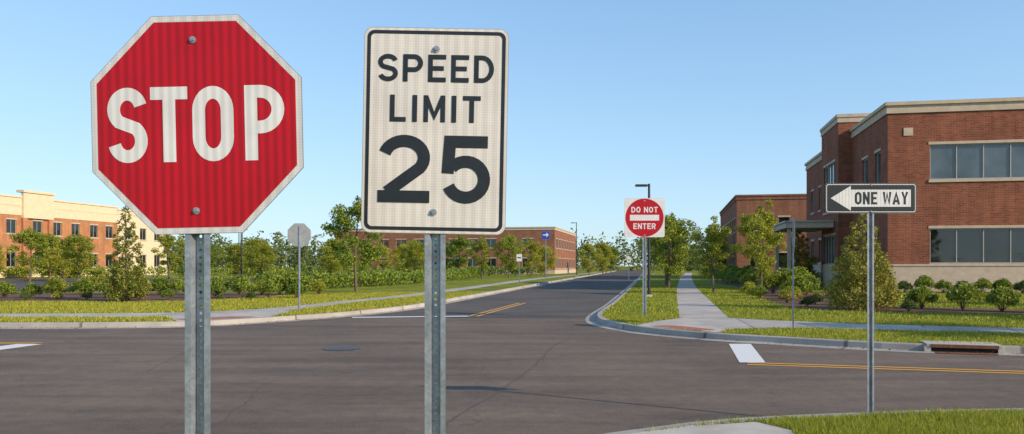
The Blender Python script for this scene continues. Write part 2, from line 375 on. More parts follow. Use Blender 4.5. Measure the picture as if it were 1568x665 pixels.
crack([(1.5,19),(1.23,17.4),(.15,11.7),(-.62,8.07),(-1.0,6.4)],.018,MTAR,wob=.02)
crack([(-2.9,7.2),(-3.3,10.5),(-3.0,13.0)],.010,MTAR)
crack([(1.23,17.4),(3.0,16.6),(5.0,14.2)],.012,MTAR)
crack([(-7.5,9.2),(-5.5,12.0),(-6.1,15.2)],.010,MTAR)
# manhole
a=Acc(); k=40
def disc(acc,cx,cy,r0,r1,z,m):
    for i in range(k):
        t0=2*math.pi*i/k;t1=2*math.pi*(i+1)/k
        acc.quad((cx+r0*math.cos(t0),cy+r0*math.sin(t0),z),(cx+r1*math.cos(t0),cy+r1*math.sin(t0),z),(cx+r1*math.cos(t1),cy+r1*math.sin(t1),z),(cx+r0*math.cos(t1),cy+r0*math.sin(t1),z),m)
disc(a,-3.3,15.4,.001,.30,.009,0); disc(a,-3.3,15.4,.30,.36,.006,1)
for i in range(-3,4):
    for j in range(-3,4):
        if i*i+j*j<11: a.box(-3.3+i*.075-.022,-3.3+i*.075+.022,15.4+j*.075-.022,15.4+j*.075+.022,.008,.014,0)
a.done('manhole_cover',[simple('cast_iron',(.13,.13,.14),.5,.6),MTAR])
# storm drain inlet
sd=empty('storm_drain',(8.35,14.74,0),rz=math.atan2(-.32,1))
a=Acc(); a.box(-.55,.55,-.075,-.06,.012,.115,0); a.done('opening',[MSHADE],sd)  # solid box, darkness of the opening is only its colour
a=Acc(); a.box(-.62,.62,-.10,.6,.117,.158,0); a.box(-.66,-.55,-.09,.2,0.0,.116,0); a.box(.55,.66,-.09,.2,0.0,.116,0); a.done('top_slab',[MCON],sd)
a=Acc(); a.box(-.56,.56,-.106,-.101,.09,.15,0); a.box(-.5,.5,-.35,-.1,.006,.014,0); a.done('steel_edge',[MRUST],sd)

# ------------------------------------------------------------------ scattering
def inpoly(P,poly):
    x,y=P[:,0],P[:,1]; r=np.zeros(len(P),bool); n=len(poly)
    for i in range(n):
        x1,y1=poly[i];x2,y2=poly[(i+1)%n]
        c=((y1>y)!=(y2>y)); xi=(x2-x1)*(y-y1)/((y2-y1) if y2!=y1 else 1e-9)+x1
        r^=c&(x<xi)
    return r
def strip_poly(A,B): return [tuple(p) for p in A]+[tuple(p) for p in B[::-1]]
BEDL=[tuple(p) for p in catmull([(-27,34.2),(-20,33.2),(-14.5,32.9),(-12.4,36),(-12,43),(-20,43.5),(-27,42.5),(-28,38),(-27,34.2)],1)[:-1]]
BEDR=[tuple(p) for p in catmull([(9.9,28.6),(10.6,26.3),(13.2,25.0),(17,23.8),(19.5,23.4),(19.3,25),(16,27.6),(14,29),(14.2,33),(15.4,40),(19,58),(23,82),(20.3,82),(16.2,58),(13,42),(10.9,34),(9.9,28.6)],1)[:-1]]
EXC=[strip_poly(SWR_A[:60],SWR_B[:60]),strip_poly(x2,x1),CP,strip_poly(SLa,SLb),CL,WK,BEDL,BEDR]
def blades(name,region,vpoly,dens,h,w):
    xs=[p[0] for p in region]; ys=[p[1] for p in region]
    n=int((max(xs)-min(xs))*(max(ys)-min(ys))*dens)
    P=np.stack([rng.uniform(min(xs),max(xs),n),rng.uniform(min(ys),max(ys),n)],1)
    m=inpoly(P,region)&inpoly(P,vpoly)
    for e in EXC: m&=~inpoly(P,e)
    P=P[m]; n=len(P)
    clump=.65+.35*np.sin(P[:,0]*2.3+np.sin(P[:,1]*1.7)*2)*np.sin(P[:,1]*2.9+1)
    H=h*(.55+.8*rng.random(n))*(.6+.65*clump); ang=rng.uniform(0,2*np.pi,n); la=rng.uniform(0,2*np.pi,n); lm=H*rng.uniform(.1,.9,n)
    W=w*(.6+.8*rng.random(n)); dx=np.cos(ang)*W/2; dy=np.sin(ang)*W/2
    v=np.zeros((n,3,3)); v[:,0]=np.stack([P[:,0]-dx,P[:,1]-dy,np.full(n,ZG-.005)],1); v[:,1]=np.stack([P[:,0]+dx,P[:,1]+dy,np.full(n,ZG-.005)],1)
    v[:,2]=np.stack([P[:,0]+np.cos(la)*lm,P[:,1]+np.sin(la)*lm,ZG+H],1)
    me=bpy.data.meshes.new(name); me.vertices.add(3*n); me.vertices.foreach_set('co',v.reshape(-1))
    me.loops.add(3*n); me.loops.foreach_set('vertex_index',np.arange(3*n)); me.polygons.add(n); me.polygons.foreach_set('loop_start',np.arange(0,3*n,3))
    me.update(calc_edges=True); me.materials.append(MBLADE)
    o=bpy.data.objects.new(name,me); scene.collection.objects.link(o); return n
blades('grass',[(1.2,6.3),(9,6.0),(9,8.6),(1.2,8.2)],VN,5200,.05,.007)
blades('grass',[(2.3,14),(16,9),(18,17),(12,21),(7,24),(2.3,24)],VB,600,.05,.018)
blades('grass',[(2.3,22.5),(20,19),(26,30),(28,44),(8,60),(2,30)],VB,120,.06,.035)
blades('grass',[(-22,20),(-6,20),(-2,28),(0,45),(-6,45),(-24,30)],VC,240,.06,.03)

def leafmesh(cen,rad,n,size,flat=.7):
    k=len(cen); w=rad**2; idx=rng.choice(k,n,p=w/w.sum())
    d=rng.normal(size=(n,3)); d/=np.linalg.norm(d,axis=1)[:,None]; rr=rng.random(n)**.45
    P=cen[idx]+d*(rr*rad[idx])[:,None]*np.array([1,1,flat])
    a=rng.normal(size=(n,3)); a/=np.linalg.norm(a,axis=1)[:,None]
    b=np.cross(a,rng.normal(size=(n,3))); b/=np.linalg.norm(b,axis=1)[:,None]
    s=size*(.6+.8*rng.random(n))[:,None]
    return np.stack([P-a*s,P-b*s*.5,P+a*s,P+b*s*.5],1)
def treemesh(name,acc,Q,mats,lm=1):
    v=list(acc.v); f=list(acc.f); mi=list(acc.m); n0=len(v); n=len(Q)
    v+=Q.reshape(-1,3).tolist(); f+=(np.arange(4*n).reshape(-1,4)+n0).tolist(); mi+=[lm]*n
    me=bpy.data.meshes.new(name); me.from_pydata(v,[],f)
    for m in mats: me.materials.append(m)
    me.polygons.foreach_set('material_index',mi); me.update(); return me
def deciduous(name,h,cw,nleaf,mat,size,trunk=.28,sparse=1):
    a=Acc(); th=h*trunk; r=.016*h
    lean=rng.normal(0,.02*h,2)
    ax=lambda t:np.array([lean[0]*t+.02*h*math.sin(5*t),lean[1]*t,h*t])
    ts=np.linspace(0,.93,9); a.tube([ax(t) for t in ts],[r*(1-t)*1.1+.008 for t in ts],8,0)
    C=[];Rr=[]
    nb=int(15*sparse)
    for i in range(nb):
        t=trunk+.05+(.95-trunk-.1)*(i/(nb-1)); az=i*2.4+rng.normal(0,.3)
        prof=math.sin(math.pi*min(1,max(.06,((t-trunk)/(1-trunk))**.75*.9+.08)))
        L=cw/2*prof*(.7+.45*rng.random()); up=.45+.5*t
        p0=ax(t-.08); p1=p0+np.array([math.cos(az)*L*.55,math.sin(az)*L*.55,L*up*.7]); p2=p0+np.array([math.cos(az)*L,math.sin(az)*L,L*up*1.1])
        a.tube([p0,p1,p2],[r*.4*(1-t)+.008,r*.22*(1-t)+.006,.005],5,0)
        for q,s in ((p1,.95),(p2,1)):
            C.append(q+rng.normal(0,.04*cw,3)); Rr.append(cw*.165*s*(.65+.6*rng.random()))
        C.append((p1+p2)/2+rng.normal(0,.08*cw,3)); Rr.append(cw*.13*(.6+.7*rng.random()))
    C.append(ax(.95)); Rr.append(cw*.12); C.append(ax(1.0)); Rr.append(cw*.06)
    Q=leafmesh(np.array(C),np.array(Rr),nleaf,size)
    return treemesh(name,a,Q,[MBARK,mat])
def conical(name,h,cw,nleaf,mat,size):
    a=Acc(); a.tube([(0,0,0),(0,0,h*.5),(0,0,h*.97)],[.03*h*.5,.02*h*.5,.005],7,0)
    C=[];Rr=[]; k=95
    for i in range(k):
        t=(i+.5)/k; t=t**1.15; az=i*2.4; L=cw/2*(1-t)**.72*(.5+.6*rng.random())*(1 if t>.06 else .8)
        z=h*(.06+.92*t); C.append((math.cos(az)*L,math.sin(az)*L,z)); Rr.append(cw*(.13*(1-t)+.032)*(.6+.7*rng.random()))
        if i%3==0: a.tube([(0,0,max(.02,z-.1*h)),(math.cos(az)*L,math.sin(az)*L,z)],[.012*h*.4,.004],4,0)
    C.append((0,0,h)); Rr.append(.03*cw)
    return treemesh(name,a,leafmesh(np.array(C),np.array(Rr),nleaf,size,.8),[MBARK,mat])
def shrubmesh(name,w,h,nleaf,mat,size):
    a=Acc(); C=[];Rr=[]
    for i in range(16):
        az=i*2.4; L=w/2*math.sqrt((i+.5)/16)*.8; z=h*(.25+.55*(1-(L/(w/2))**2))*(.8+.35*rng.random())
        C.append((math.cos(az)*L,math.sin(az)*L,z)); Rr.append(w*.19*(.7+.6*rng.random()))
        a.tube([(0,0,0),(math.cos(az)*L*.6,math.sin(az)*L*.6,z*.6),(math.cos(az)*L,math.sin(az)*L,z)],[.012,.008,.004],4,0)
    return treemesh(name,a,leafmesh(np.array(C),np.array(Rr),nleaf,size,.9),[MBARK,mat])
def inst(name,me,x,y,s=1,z=ZG,sz=None,rz=None):
    o=bpy.data.objects.new(name,me); scene.collection.objects.link(o)
    o.location=(x,y,z); o.scale=(s,s,sz or s); o.rotation_euler=(0,0,random.uniform(0,6.28) if rz is None else rz); return o
DT=[deciduous('tree_mesh',5.2,2.9,7500,MLEAF,.075),deciduous('tree_mesh',5.2,2.6,7000,MLEAFY,.07),deciduous('tree_mesh',5.2,3.3,10000,MLEAF,.075,.2,1.4),deciduous('tree_mesh',5.2,3.8,10000,MLEAFY,.085,.13,1.5)]
CT=[conical('conifer_mesh',3.9,1.75,9000,MCON1,.045),conical('conifer_mesh',3.4,2.35,14000,MCON1,.045)]
inst('evergreen_tree',CT[0],-16,33,1.04); inst('evergreen_tree',CT[1],11.9,27)
trees=[
(-9.0,46,5.4,0),(-42.4,70,4.9,0),(-40.8,75,4.4,3),(-45,80,4,3),(-34.5,80,4.9,1),(-31,90,4,3),(-23.6,75,3.6,3),(-27,85,4.4,3),(-19,84,4.2,3),
(-12.6,100,4.4,1),(-5.8,90,5.0,0),(-3.5,92,4.8,1),(-.4,98,5.4,2),(2.4,104,5.0,1),(-15,110,4.5,3),(-20,105,5,2),(4.6,112,4.4,3),(-51,88,5,3),(-56,84,5.4,0),(-37,96,4.6,2),(-49,75,3.6,3),
(-14.0,64,3.7,3),(-12.0,73,3.6,1),(-10.2,84,4.2,3),(-8.0,95,4.4,2),
(10.3,52.5,4.9,2),(11.8,61,5.2,0),(13.9,71,5.4,1),(15.7,81,5.6,0),(18.1,93,5.5,0),(21.5,109,5.5,2),(25,127,6,1),(30,150,6,0),(35,178,6,2),
(13.0,41.5,4.6,1),(10.9,43.0,3.9,1),(24,95,6,1),(28.5,110,6,3),(27,84,6.0,1),
(16,140,5.6,3),(19.5,165,6,1),(23,185,6,2),(12.2,126,5,3),
(17.5,14.0,5.5,2),(22.5,19,6.0,0),(25,15.5,6.0,2),(25.5,27,5.0,1),
]
for x,y,h,k in trees: inst('deciduous_tree',DT[k],x,y,h/5.2)
inst('evergreen_tree',CT[1],22.3,62,1.35); inst('evergreen_tree',CT[1],18.9,42,.95)
SH=[shrubmesh('shrub_mesh',1.1,.9,2600,MSHR,.045),shrubmesh('shrub_mesh',1.2,1.0,2600,MSHR,.05),shrubmesh('shrub_mesh',1.0,.7,2000,MDARK,.045),shrubmesh('shrub_mesh',1.1,.9,2200,MLEAFY,.045)]
sh=[(14.1,27.4,.9,0),(15.05,26.6,.9,1),(15.75,25.6,.92,0),(16.9,24.9,.95,1),(18,24,.9,0)]
for i in range(9): sh.append((20.6+i*.95,43.9-i*.2,.8+.2*random.random(),[0,2,1][i%3]))
for x,y,s in [(21.6,82,1.7),(18.7,67,1.6),(16.9,56,1.5),(15.4,49,1.4),(14.1,43,1.35),(15.2,42.6,1.4),(13.6,38.4,1.15),(12.7,35,1.0),(14.6,39.5,1.2),(16.2,47,1.5),(17.8,60,1.5),(19.6,71,1.6),(13.2,32.6,.8)]:
    sh.append((x,y,s,random.choice([0,1,3])))
for x,y,s,k in [(11.6,30.5,.6,2),(12.3,29.8,.65,3),(13.0,30.3,.6,0),(13.1,28.0,.7,2),(10.6,28.6,.5,2),(10.9,31.6,.6,3),(11.8,33.5,.7,3),(12.9,25.9,.5,2),(11.2,36,.7,0),(11.6,39,.8,3)]: sh.append((x,y,s,k))
for i in range(16):
    x=-24.5+(i-3)*1.22
    if x<-17.0 or x>-15.2: sh.append((x,36.2+.5*random.random(),.75+.3*random.random(),random.choice([0,0,1,3])))
for i in range(13): sh.append((-22+i*1.0+random.random()*.5,40.0+random.random()*1.8,.8+.4*random.random(),random.choice([0,1,3])))
for i in range(9): sh.append((-21+i*1.2,34.2+random.random()*.7,.38+.2*random.random(),random.choice([2,3,0])))
for x,y,s,k in sh: inst('shrub',SH[k],x,y,s)
def hedge(line,w,h,per,mat,size):
    L=catmull(line,.4); C=[];Rr=[]
    for p in L:
        for j in range(3):
            C.append((p[0]+rng.normal(0,w*.25),p[1]+rng.normal(0,w*.25),rng.uniform(.3,.75)*h)); Rr.append(w*.35*(.7+.6*rng.random()))
    a=Acc()
    for p in L[::2]: a.tube([(p[0],p[1],0),(p[0]+.1,p[1],h*.6)],[.015,.008],4,0)
    me=treemesh('hedge_mesh',a,leafmesh(np.array(C),np.array(Rr),int(len(L)*per),size,.9),[MBARK,mat])
    o=bpy.data.objects.new('hedge',me); scene.collection.objects.link(o); o.location=(0,0,ZG)
hedge([(-14.5,47),(-12.5,52),(-9.5,60),(-6.8,76),(-3.9,104)],1.5,1.15,230,MSHR,.09)
hedge([(-21,95),(-50,97),(-62,96)],2.0,1.5,170,MSHR,.14)
hedge([(3.5,118),(-12,128),(-30,140)],2,1.6,160,MSHR,.14)
hedge([(17.5,62),(22.5,86),(27,108)],1.6,1.3,120,MSHR,.1)
poly('mulch_bed',BEDL,ZG+.01,MMUL); poly('mulch_bed',BEDR,ZG+.01,MMUL)
poly('mulch_bed',[(20,45.2),(19.8,43.4),(29.5,41.3),(45,38),(45.2,40),(21.5,44.9)],ZG+.01,MMUL)
C=[];Rr=[]
for i in range(26): C.append((10.4+random.random()*3.2,28.3+random.random()*3.4,.25+.2*random.random())); Rr.append(.13)
me=treemesh('flower_mesh',Acc(),leafmesh(np.array(C),np.array(Rr),350,.025),[MFLW,MFLW]); o=bpy.data.objects.new('flower_bed',me); scene.collection.objects.link(o); o.location=(0,0,ZG)
# dry leaves and grit gathered in the gutters
def litter(K,y0,y1,x0,x1,n):
    K=np.array([p for p in K if y0<p[1]<y1 and x0<p[0]<x1]); o1=offset(K,.03); o2=offset(K,.5)
    i=rng.integers(0,len(K)-1,n); t=rng.random(n)[:,None]; s=(rng.random(n)**2.5)[:,None]
    P=(o1[i]*(1-t)+o1[i+1]*t)*(1-s)+(o2[i]*(1-t)+o2[i+1]*t)*s
    P=np.column_stack([P,np.full(n,.022)]); a=rng.normal(size=(n,3))*[1,1,.25]; a/=np.linalg.norm(a,axis=1)[:,None]
    b=np.cross(a,[0,0,1.0])+rng.normal(0,.2,(n,3)); sz=.022*(.5+rng.random(n))[:,None]
    me=treemesh('leaf_litter',Acc(),np.stack([P-a*sz,P-b*sz*.5,P+a*sz,P+b*sz*.5],1),[MLIT,MLIT]); scene.collection.objects.link(bpy.data.objects.new('leaf_litter',me))
litter(KR,12,40,2,16,700); litter(KL,20,40,-22,0,700); litter(KN,6,9,.5,9,260)

# distant trees
def massif(nt_,xr,yr,hr,wr,nl,size,mat,skip=None):
    C=[];Rr=[]
    for i in range(nt_):
        x=rng.uniform(*xr); y=rng.uniform(*yr)
        if skip and skip[0]<x<skip[1]: continue
        hh=rng.uniform(*hr)*(1+.15*math.sin(x*.05)); w=rng.uniform(*wr)
        for j in range(7): C.append((x+rng.normal(0,w*.5),y+rng.normal(0,w*.5),hh*(.1+.77*j/6))); Rr.append(w*(.95-.5*abs(j/6-.4))*rng.uniform(.7,1.2))
    me=treemesh('distant_trees_mesh',Acc(),leafmesh(np.array(C),np.array(Rr),nl,size,.9),[mat,mat]); o=bpy.data.objects.new('distant_trees',me); scene.collection.objects.link(o)
massif(380,(-330,330),(255,330),(8,13.5),(2.6,4.6),72000,.62,MFAR)
massif(90,(-160,110),(165,235),(4.5,8),(1.8,3),26000,.4,MFAR,(-14,45))

# ------------------------------------------------------------------ buildings
ROT=-math.atan2(.195,.98)
def wall(acc,gl,fr,O,U,Nn,W,z0,z1,wins,rec=.18,mb=0,mg=0):
    O=np.array(O,float);U=np.array(U,float);Nn=np.array(Nn,float)
    def P(u,z,d=0): q=O+U*u+Nn*d; return (q[0],q[1],z)
    us=sorted(set([0,W]+[a for w in wins for a in w[:2]])); zs=sorted(set([z0,z1]+[a for w in wins for a in w[2:4]]))
    for i in range(len(us)-1):
        for j in range(len(zs)-1):
            cu=(us[i]+us[i+1])/2; cz=(zs[j]+zs[j+1])/2
            if any(w[0]<cu<w[1] and w[2]<cz<w[3] for w in wins): continue
            acc.quad(P(us[i],zs[j]),P(us[i+1],zs[j]),P(us[i+1],zs[j+1]),P(us[i],zs[j+1]),mb)
    def bx(A,u0,u1,d0,d1,a,b,m):
        n=len(A.v); A.v+=[P(u0,a,d0),P(u1,a,d0),P(u1,a,d1),P(u0,a,d1),P(u0,b,d0),P(u1,b,d0),P(u1,b,d1),P(u0,b,d1)]
        for q in ((0,3,2,1),(4,5,6,7),(0,1,5,4),(1,2,6,5),(2,3,7,6),(3,0,4,7)): A.f.append(tuple(n+i for i in q)); A.m.append(m)
    for (a,b,c,d,npn,gi) in wins:
        acc.quad(P(a,c),P(a,c,-rec),P(a,d,-rec),P(a,d),mb); acc.quad(P(b,c),P(b,d),P(b,d,-rec),P(b,c,-rec),mb)
        acc.quad(P(a,d),P(a,d,-rec),P(b,d,-rec),P(b,d),mb); acc.quad(P(a,c),P(b,c),P(b,c,-rec),P(a,c,-rec),mb)
        t=.06
        gl.quad(P(a,c,-rec+.02),P(b,c,-rec+.02),P(b,d,-rec+.02),P(a,d,-rec+.02),gi)
        bx(fr,a+.002,b-.002,-rec+.022,-rec+.09,c+.002,c+t,0); bx(fr,a+.002,b-.002,-rec+.022,-rec+.09,d-t,d-.002,0)
        for k in range(npn+1):
            x=a+t/2+(b-a-t)*k/npn; bx(fr,max(a+.003,x-t/2),min(b-.003,x+t/2),-rec+.022,-rec+.086,c+t,d-t,0)
        bx(fr,a-.08,b+.08,.003,.07,c-.16,c-.003,1); bx(fr,a-.08,b+.08,.003,.03,d+.003,d+.16,1)
    return bx
def building(name,x,y,w,d,h,brick,front,left,right,base=1.0,corn=.55,band2=0,cornmat=MSTO,sillmat=MSTO,zb=0,rz=ROT):
    e=empty(name,(x,y,zb),rz)
    W=Acc();G=Acc();F=Acc()
    wall(W,G,F,(0,0),(1,0),(0,-1),w,0,h,front)
    wall(W,G,F,(0,d),(0,-1),(-1,0),d,0,h,[(d-b,d-a,c,dd,n,g) for a,b,c,dd,n,g in left])
    wall(W,G,F,(w,0),(0,1),(1,0),d,0,h,right)
    wall(W,G,F,(w,d),(-1,0),(0,1),w,0,h,[])
    W.done('walls',[brick],e); G.done('windows',[MGLS,MGLD],e); F.done('window_frames',[MFRM,sillmat],e)
    def ring(acc,o,z0,z1,t=.3,m=0):
        acc.box(-o,w+o,-o,-o+t,z0,z1,m); acc.box(-o,w+o,d+o-t,d+o,z0,z1,m)
        acc.box(-o,-o+t,-o+t,d+o-t,z0,z1,m); acc.box(w+o-t,w+o,-o+t,d+o-t,z0,z1,m)
    C=Acc(); ring(C,.08,h-corn-.25,h-corn-.002); ring(C,.05,h-corn,h-.15); ring(C,.16,h-.148,h+.05)
    if band2: ring(C,.04,h-band2,h-corn-.252)
    if base: ring(C,.06,0,base,.055); ring(C,.1,base+.002,base+.12,.095)
    C.done('cornice_and_base',[cornmat],e)
    r=Acc(); r.box(.31,w-.31,.31,d-.31,h-.9,h-.7); r.done('roof',[MROOF],e)
    return e
fz=lambda L,z0,z1,n,g:[(a,b,z0,z1,n,g) for a,b in L]
rb=building('brick_office_building',21.7,46,24,28,11.0,MBR1,
  fz([(2.25,7.9),(12,17.6)],6.55,8.55,4,0)+fz([(2.25,7.9),(12,17.6)],1.75,3.75,4,1),
  fz([(1.6,2.9),(4.7,6.2)],6.5,8.5,1,0)+fz([(2.0,3.2),(5.0,6.2)],1.9,3.8,1,1)+fz([(17.0,18.4),(20.6,21.8),(24,25.4)],6.3,8.2,1,0)+fz([(20.6,21.8),(24,25.4)],1.9,3.8,1,1),
  [],1.6,.35)
a=Acc(); a.box(.85,1.35,-.04,-.003,9.1,9.55,0); a.done('wall_vent',[MSTO],rb)
def bay(parent,y0,y1,p,h,wins,corn=.35):
    W=Acc();G=Acc();F=Acc(); L=y1-y0
    wall(W,G,F,(-p,y1),(0,-1),(-1,0),L,0,h,[(L-b,L-a,c,dd,n,g) for a,b,c,dd,n,g in wins])
    W.quad((-p,y0,0),(-.005,y0,0),(-.005,y0,h),(-p,y0,h)); W.quad((-.005,y1,0),(-p,y1,0),(-p,y1,h),(-.005,y1,h))
    W.box(-p+.01,1.5,y0+.01,y1-.01,h-.5,h-.3) ; W.quad((1.5,y0,10.5),(-.005,y0,10.5),(-.005,y0,h),(1.5,y0,h))
    W.quad((1.5,y0,10.5),(1.5,y0,h),(1.5,y1,h),(1.5,y1,10.5))
    W.done('bay_walls',[MBR1],parent); G.done('bay_windows',[MGLS,MGLD],parent); F.done('bay_frames',[MFRM,MSTO],parent)
    C=Acc(); C.box(-p-.12,1.6,y0-.12,y1+.12,h+.002,h+.22); C.box(-p-.06,-p+.1,y0-.06,y1+.06,h-.35,h-.002); C.box(-p+.1,1.5,y0-.06,y0+.1,h-.35,h-.002)
    C.box(-p-.05,-p-.002,y0,y1,0,1.6); C.done('bay_cornice',[MSTO],parent)
bay(rb,9.2,15.4,.9,11.9,fz([(1,5.2)],5.6,9.0,4,0)+fz([(1,5.2)],1.75,3.8,4,1))
a=Acc(); a.box(-4.2,-.955,10.5,18.2,4.35,4.75,0); a.box(-4.3,-.96,10.4,18.3,4.752,4.86,1)
for yy in (11,17.7): a.box(-4.0,-3.75,yy,yy+.25,0,4.348,0)
a.done('entrance_canopy',[MSTO,MFRM],rb)
building('brick_office_building',25.4,90,26,30,9.6,MBR3,
  fz([(1.4+i*3.1,2.6+i*3.1) for i in range(7)],5.6,7.1,1,1)+fz([(1.4+i*3.1,2.6+i*3.1) for i in range(7)],1.4,3.1,1,1),
  fz([(2+i*3.2,3.4+i*3.2) for i in range(8)],5.6,7.1,1,1)+fz([(2+i*3.2,3.4+i*3.2) for i in range(8)],1.4,3.1,1,1),[],.8,.25,cornmat=MBR3)
ws=[17.5,21.6,24.9,28.2,31.7,34.8,3,6.5,10,13.5]
rw=fz([(t-.75,t+.75) for t in ws],5.4,7.1,2,1)+fz([(t-.75,t+.75) for t in ws],1.3,3.1,2,1)
ux,uy=.98,-.195
wd=26
bl=building('brick_office_building',-64.5-wd*ux,80-wd*uy,wd,36.5,10.0,MBR2,[],[],rw,.9,.9,2.3,cornmat=MSTO2,zb=.2)
building('stucco_office_building',-64.5-wd*ux+36.53*.195,80-wd*uy+36.53*.98,wd,11.5,9.7,MSTO2,[],[],fz([(1.6,3.1),(5,6.5),(8.4,9.9)],5.4,7.1,2,1)+fz([(1.6,3.1),(5,6.5),(8.4,9.9)],1.3,3.1,2,1),.9,.5,0,cornmat=MSTO2,zb=.2)
a=Acc()
for (t0,t1) in ((19.0,23.9),):
    a.box(wd+.003,wd+.35,t0,t1,7.4,10.55,0); a.box(wd-.6,wd+.5,t0-.15,t1+.15,10.552,10.85,0); a.box(wd+.003,wd+.3,t0,t0+.7,0,7.39,1); a.box(wd+.003,wd+.3,t1-.7,t1,0,7.39,1)
a.done('tower_bay',[MSTO2,MBR2],bl)
mw=44
building('brick_office_building',8-mw*ux,150-mw*uy,mw,34,9.0,MBR3,
  fz([(1.8+i*3.6,3.9+i*3.6) for i in range(11)],5.1,6.8,2,1)+fz([(1.8+i*3.6,3.9+i*3.6) for i in range(11)],1.2,3.1,2,1),[],
  fz([(2+i*3.9,4+i*3.9) for i in range(8)],5.1,6.8,2,1)+fz([(2+i*3.9,4+i*3.9) for i in range(8)],1.2,3.1,2,1),.8,.3,0,cornmat=MSTO)

# ------------------------------------------------------------------ lettering
def arc(cx,cy,rx,ry,a0,a1,n=14): return [(cx+rx*math.cos(R(a0+(a1-a0)*i/n)),cy+ry*math.sin(R(a0+(a1-a0)*i/n))) for i in range(n+1)]
def glyph(ch,w,h,s):
    c=s/2; m=h*.46
    if ch in 'Oo':
        rx=w/2-c; ry=min(h/2-c,rx*1.25); return [(arc(w/2,h-c-ry,rx,ry,0,180)+arc(w/2,c+ry,rx,ry,180,360),True)]
    if ch=='S':
        rx=w/2-c; ry=(h-s)/4; return [(arc(w/2,h-c-ry,rx,ry,15,232,18)+arc(w/2,c+ry,rx,ry,52,-165,18),False)]
    if ch in 'PR':
        m=h*.44 if ch=='P' else h*.47; ry=(h-c-m)/2; rb=min(ry,w*.55)
        o=[([(c,0),(c,h)],False),([(c,h-c),(w-c-rb,h-c)]+arc(w-c-rb,(h-c+m)/2,rb,ry,90,-90)[1:]+[(c,m)],False)]
        if ch=='R': o.append(([(w*.5,m),(w-c*1.1,0)],False))
        return o
    if ch=='D':
        ry=h/2-c; rb=w*.6-c; return [([(c,0),(c,h)],False),([(c,h-c),(w-c-rb,h-c)]+arc(w-c-rb,h/2,rb,ry,90,-90)[1:]+[(c,c)],False)]
    if ch=='E': return [([(c,0),(c,h)],False),([(c,h-c),(w,h-c)],False),([(c,h/2),(w*.88,h/2)],False),([(c,c),(w,c)],False)]
    if ch=='T': return [([(0,h-c),(w,h-c)],False),([(w/2,0),(w/2,h-c)],False)]
    if ch=='L': return [([(c,h),(c,c),(w,c)],False)]
    if ch=='I': return [([(w/2,0),(w/2,h)],False)]
    if ch=='M': return [([(c,0),(c,h)],False),([(w-c,0),(w-c,h)],False),([(c*1.1,h-s*.35),(w/2,h*.22),(w-c*1.1,h-s*.35)],False)]
    if ch=='N': return [([(c,0),(c,h)],False),([(w-c,0),(w-c,h)],False),([(c,h-s*.4),(w-c,s*.4)],False)]
    if ch=='W': return [([(c*.9,h),(w*.27,s*.5),(w*.5,h*.85),(w*.73,s*.5),(w-c*.9,h)],False)]
    if ch=='A': return [([(c*.8,0),(w/2,h-s*.55),(w-c*.8,0)],False),([(w*.2,h*.27),(w*.8,h*.27)],False)]
    if ch=='Y': return [([(c,h),(w/2,h*.45),(w-c,h)],False),([(w/2,0),(w/2,h*.5)],False)]
    if ch=='2':
        rx=w/2-c; ry=(h-s)*.3; return [(arc(w/2,h-c-ry,rx,ry,165,-38,18)+[(c*1.5,c*1.7)],False),([(0,c),(w,c)],False)]
    if ch=='5':
        ry=(.62*h-c)/2; rx=w/2-c
        return [([(w*.94,h-c),(w*.17,h-c),(w*.13,h*.44)],False),(arc(w/2,c+ry,rx,ry,138,-158,22),False)]
    return []
def text(parent,name,chars,y,mat):
    a=Acc(); lay=0
    for ch,x0,z0,w,h,s in chars:
        for pts,closed in glyph(ch,w,h,s):
            lay=(lay+1)%4; P=[np.array(p) for p in pts]; n=len(P)
            if closed: P=P[:-1] if np.linalg.norm(P[0]-P[-1])<1e-6 else P; n=len(P)
            A=[];B=[]
            for i in range(n):
                d1=P[i]-P[i-1] if (i>0 or closed) else P[1]-P[0]
                d2=P[(i+1)%n]-P[i] if (i<n-1 or closed) else d1
                if np.linalg.norm(d1)<1e-7: d1=d2
                if np.linalg.norm(d2)<1e-7: d2=d1
                d1=d1/np.linalg.norm(d1); d2=d2/np.linalg.norm(d2)
                n1=np.array((-d1[1],d1[0])); n2=np.array((-d2[1],d2[0])); mm=n1+n2; L=np.linalg.norm(mm); mm=mm/L if L>1e-6 else n1
                k=s/2/max(.55,mm.dot(n1)); A.append(P[i]+mm*k); B.append(P[i]-mm*k)
            yy=y-.00025*lay
            for i in range(n if closed else n-1):
                j=(i+1)%n
                a.quad(*[(x0+q[0],yy,z0+q[1]) for q in (A[i],B[i],B[j],A[j])])
    a.done(name,[mat],parent)
def line(chars,xc,z0,W,h,s,widths,gap):
    tot=sum(widths)+gap*(len(chars)-1); k=W/tot; x=xc-W/2; out=[]
    for ch,w in zip(chars,widths):
        if ch!=' ': out.append((ch,x,z0,w*k,h,s))
        x+=(w+gap)*k
    return out
def rrect(w,h,r,n=8):
    p=[]
    for cx,cz,a in ((w/2-r,h/2-r,0),(-w/2+r,h/2-r,90),(-w/2+r,-h/2+r,180),(w/2-r,-h/2+r,270)):
        p+=[(cx+r*math.cos(R(a+90*i/n)),cz+r*math.sin(R(a+90*i/n))) for i in range(n+1)]
    return p
def octa(w,h):
    k=.2929; return [(w/2,h/2-k*h),(w/2-k*w,h/2),(-w/2+k*w,h/2),(-w/2,h/2-k*h),(-w/2,-h/2+k*h),(-w/2+k*w,-h/2),(w/2-k*w,-h/2),(w/2,-h/2+k*h)]
def sheet(parent,name,pts,y,mat):
    obj(name,[(p[0],y,p[1]) for p in pts],[tuple(range(len(pts)))],mat,parent=parent)
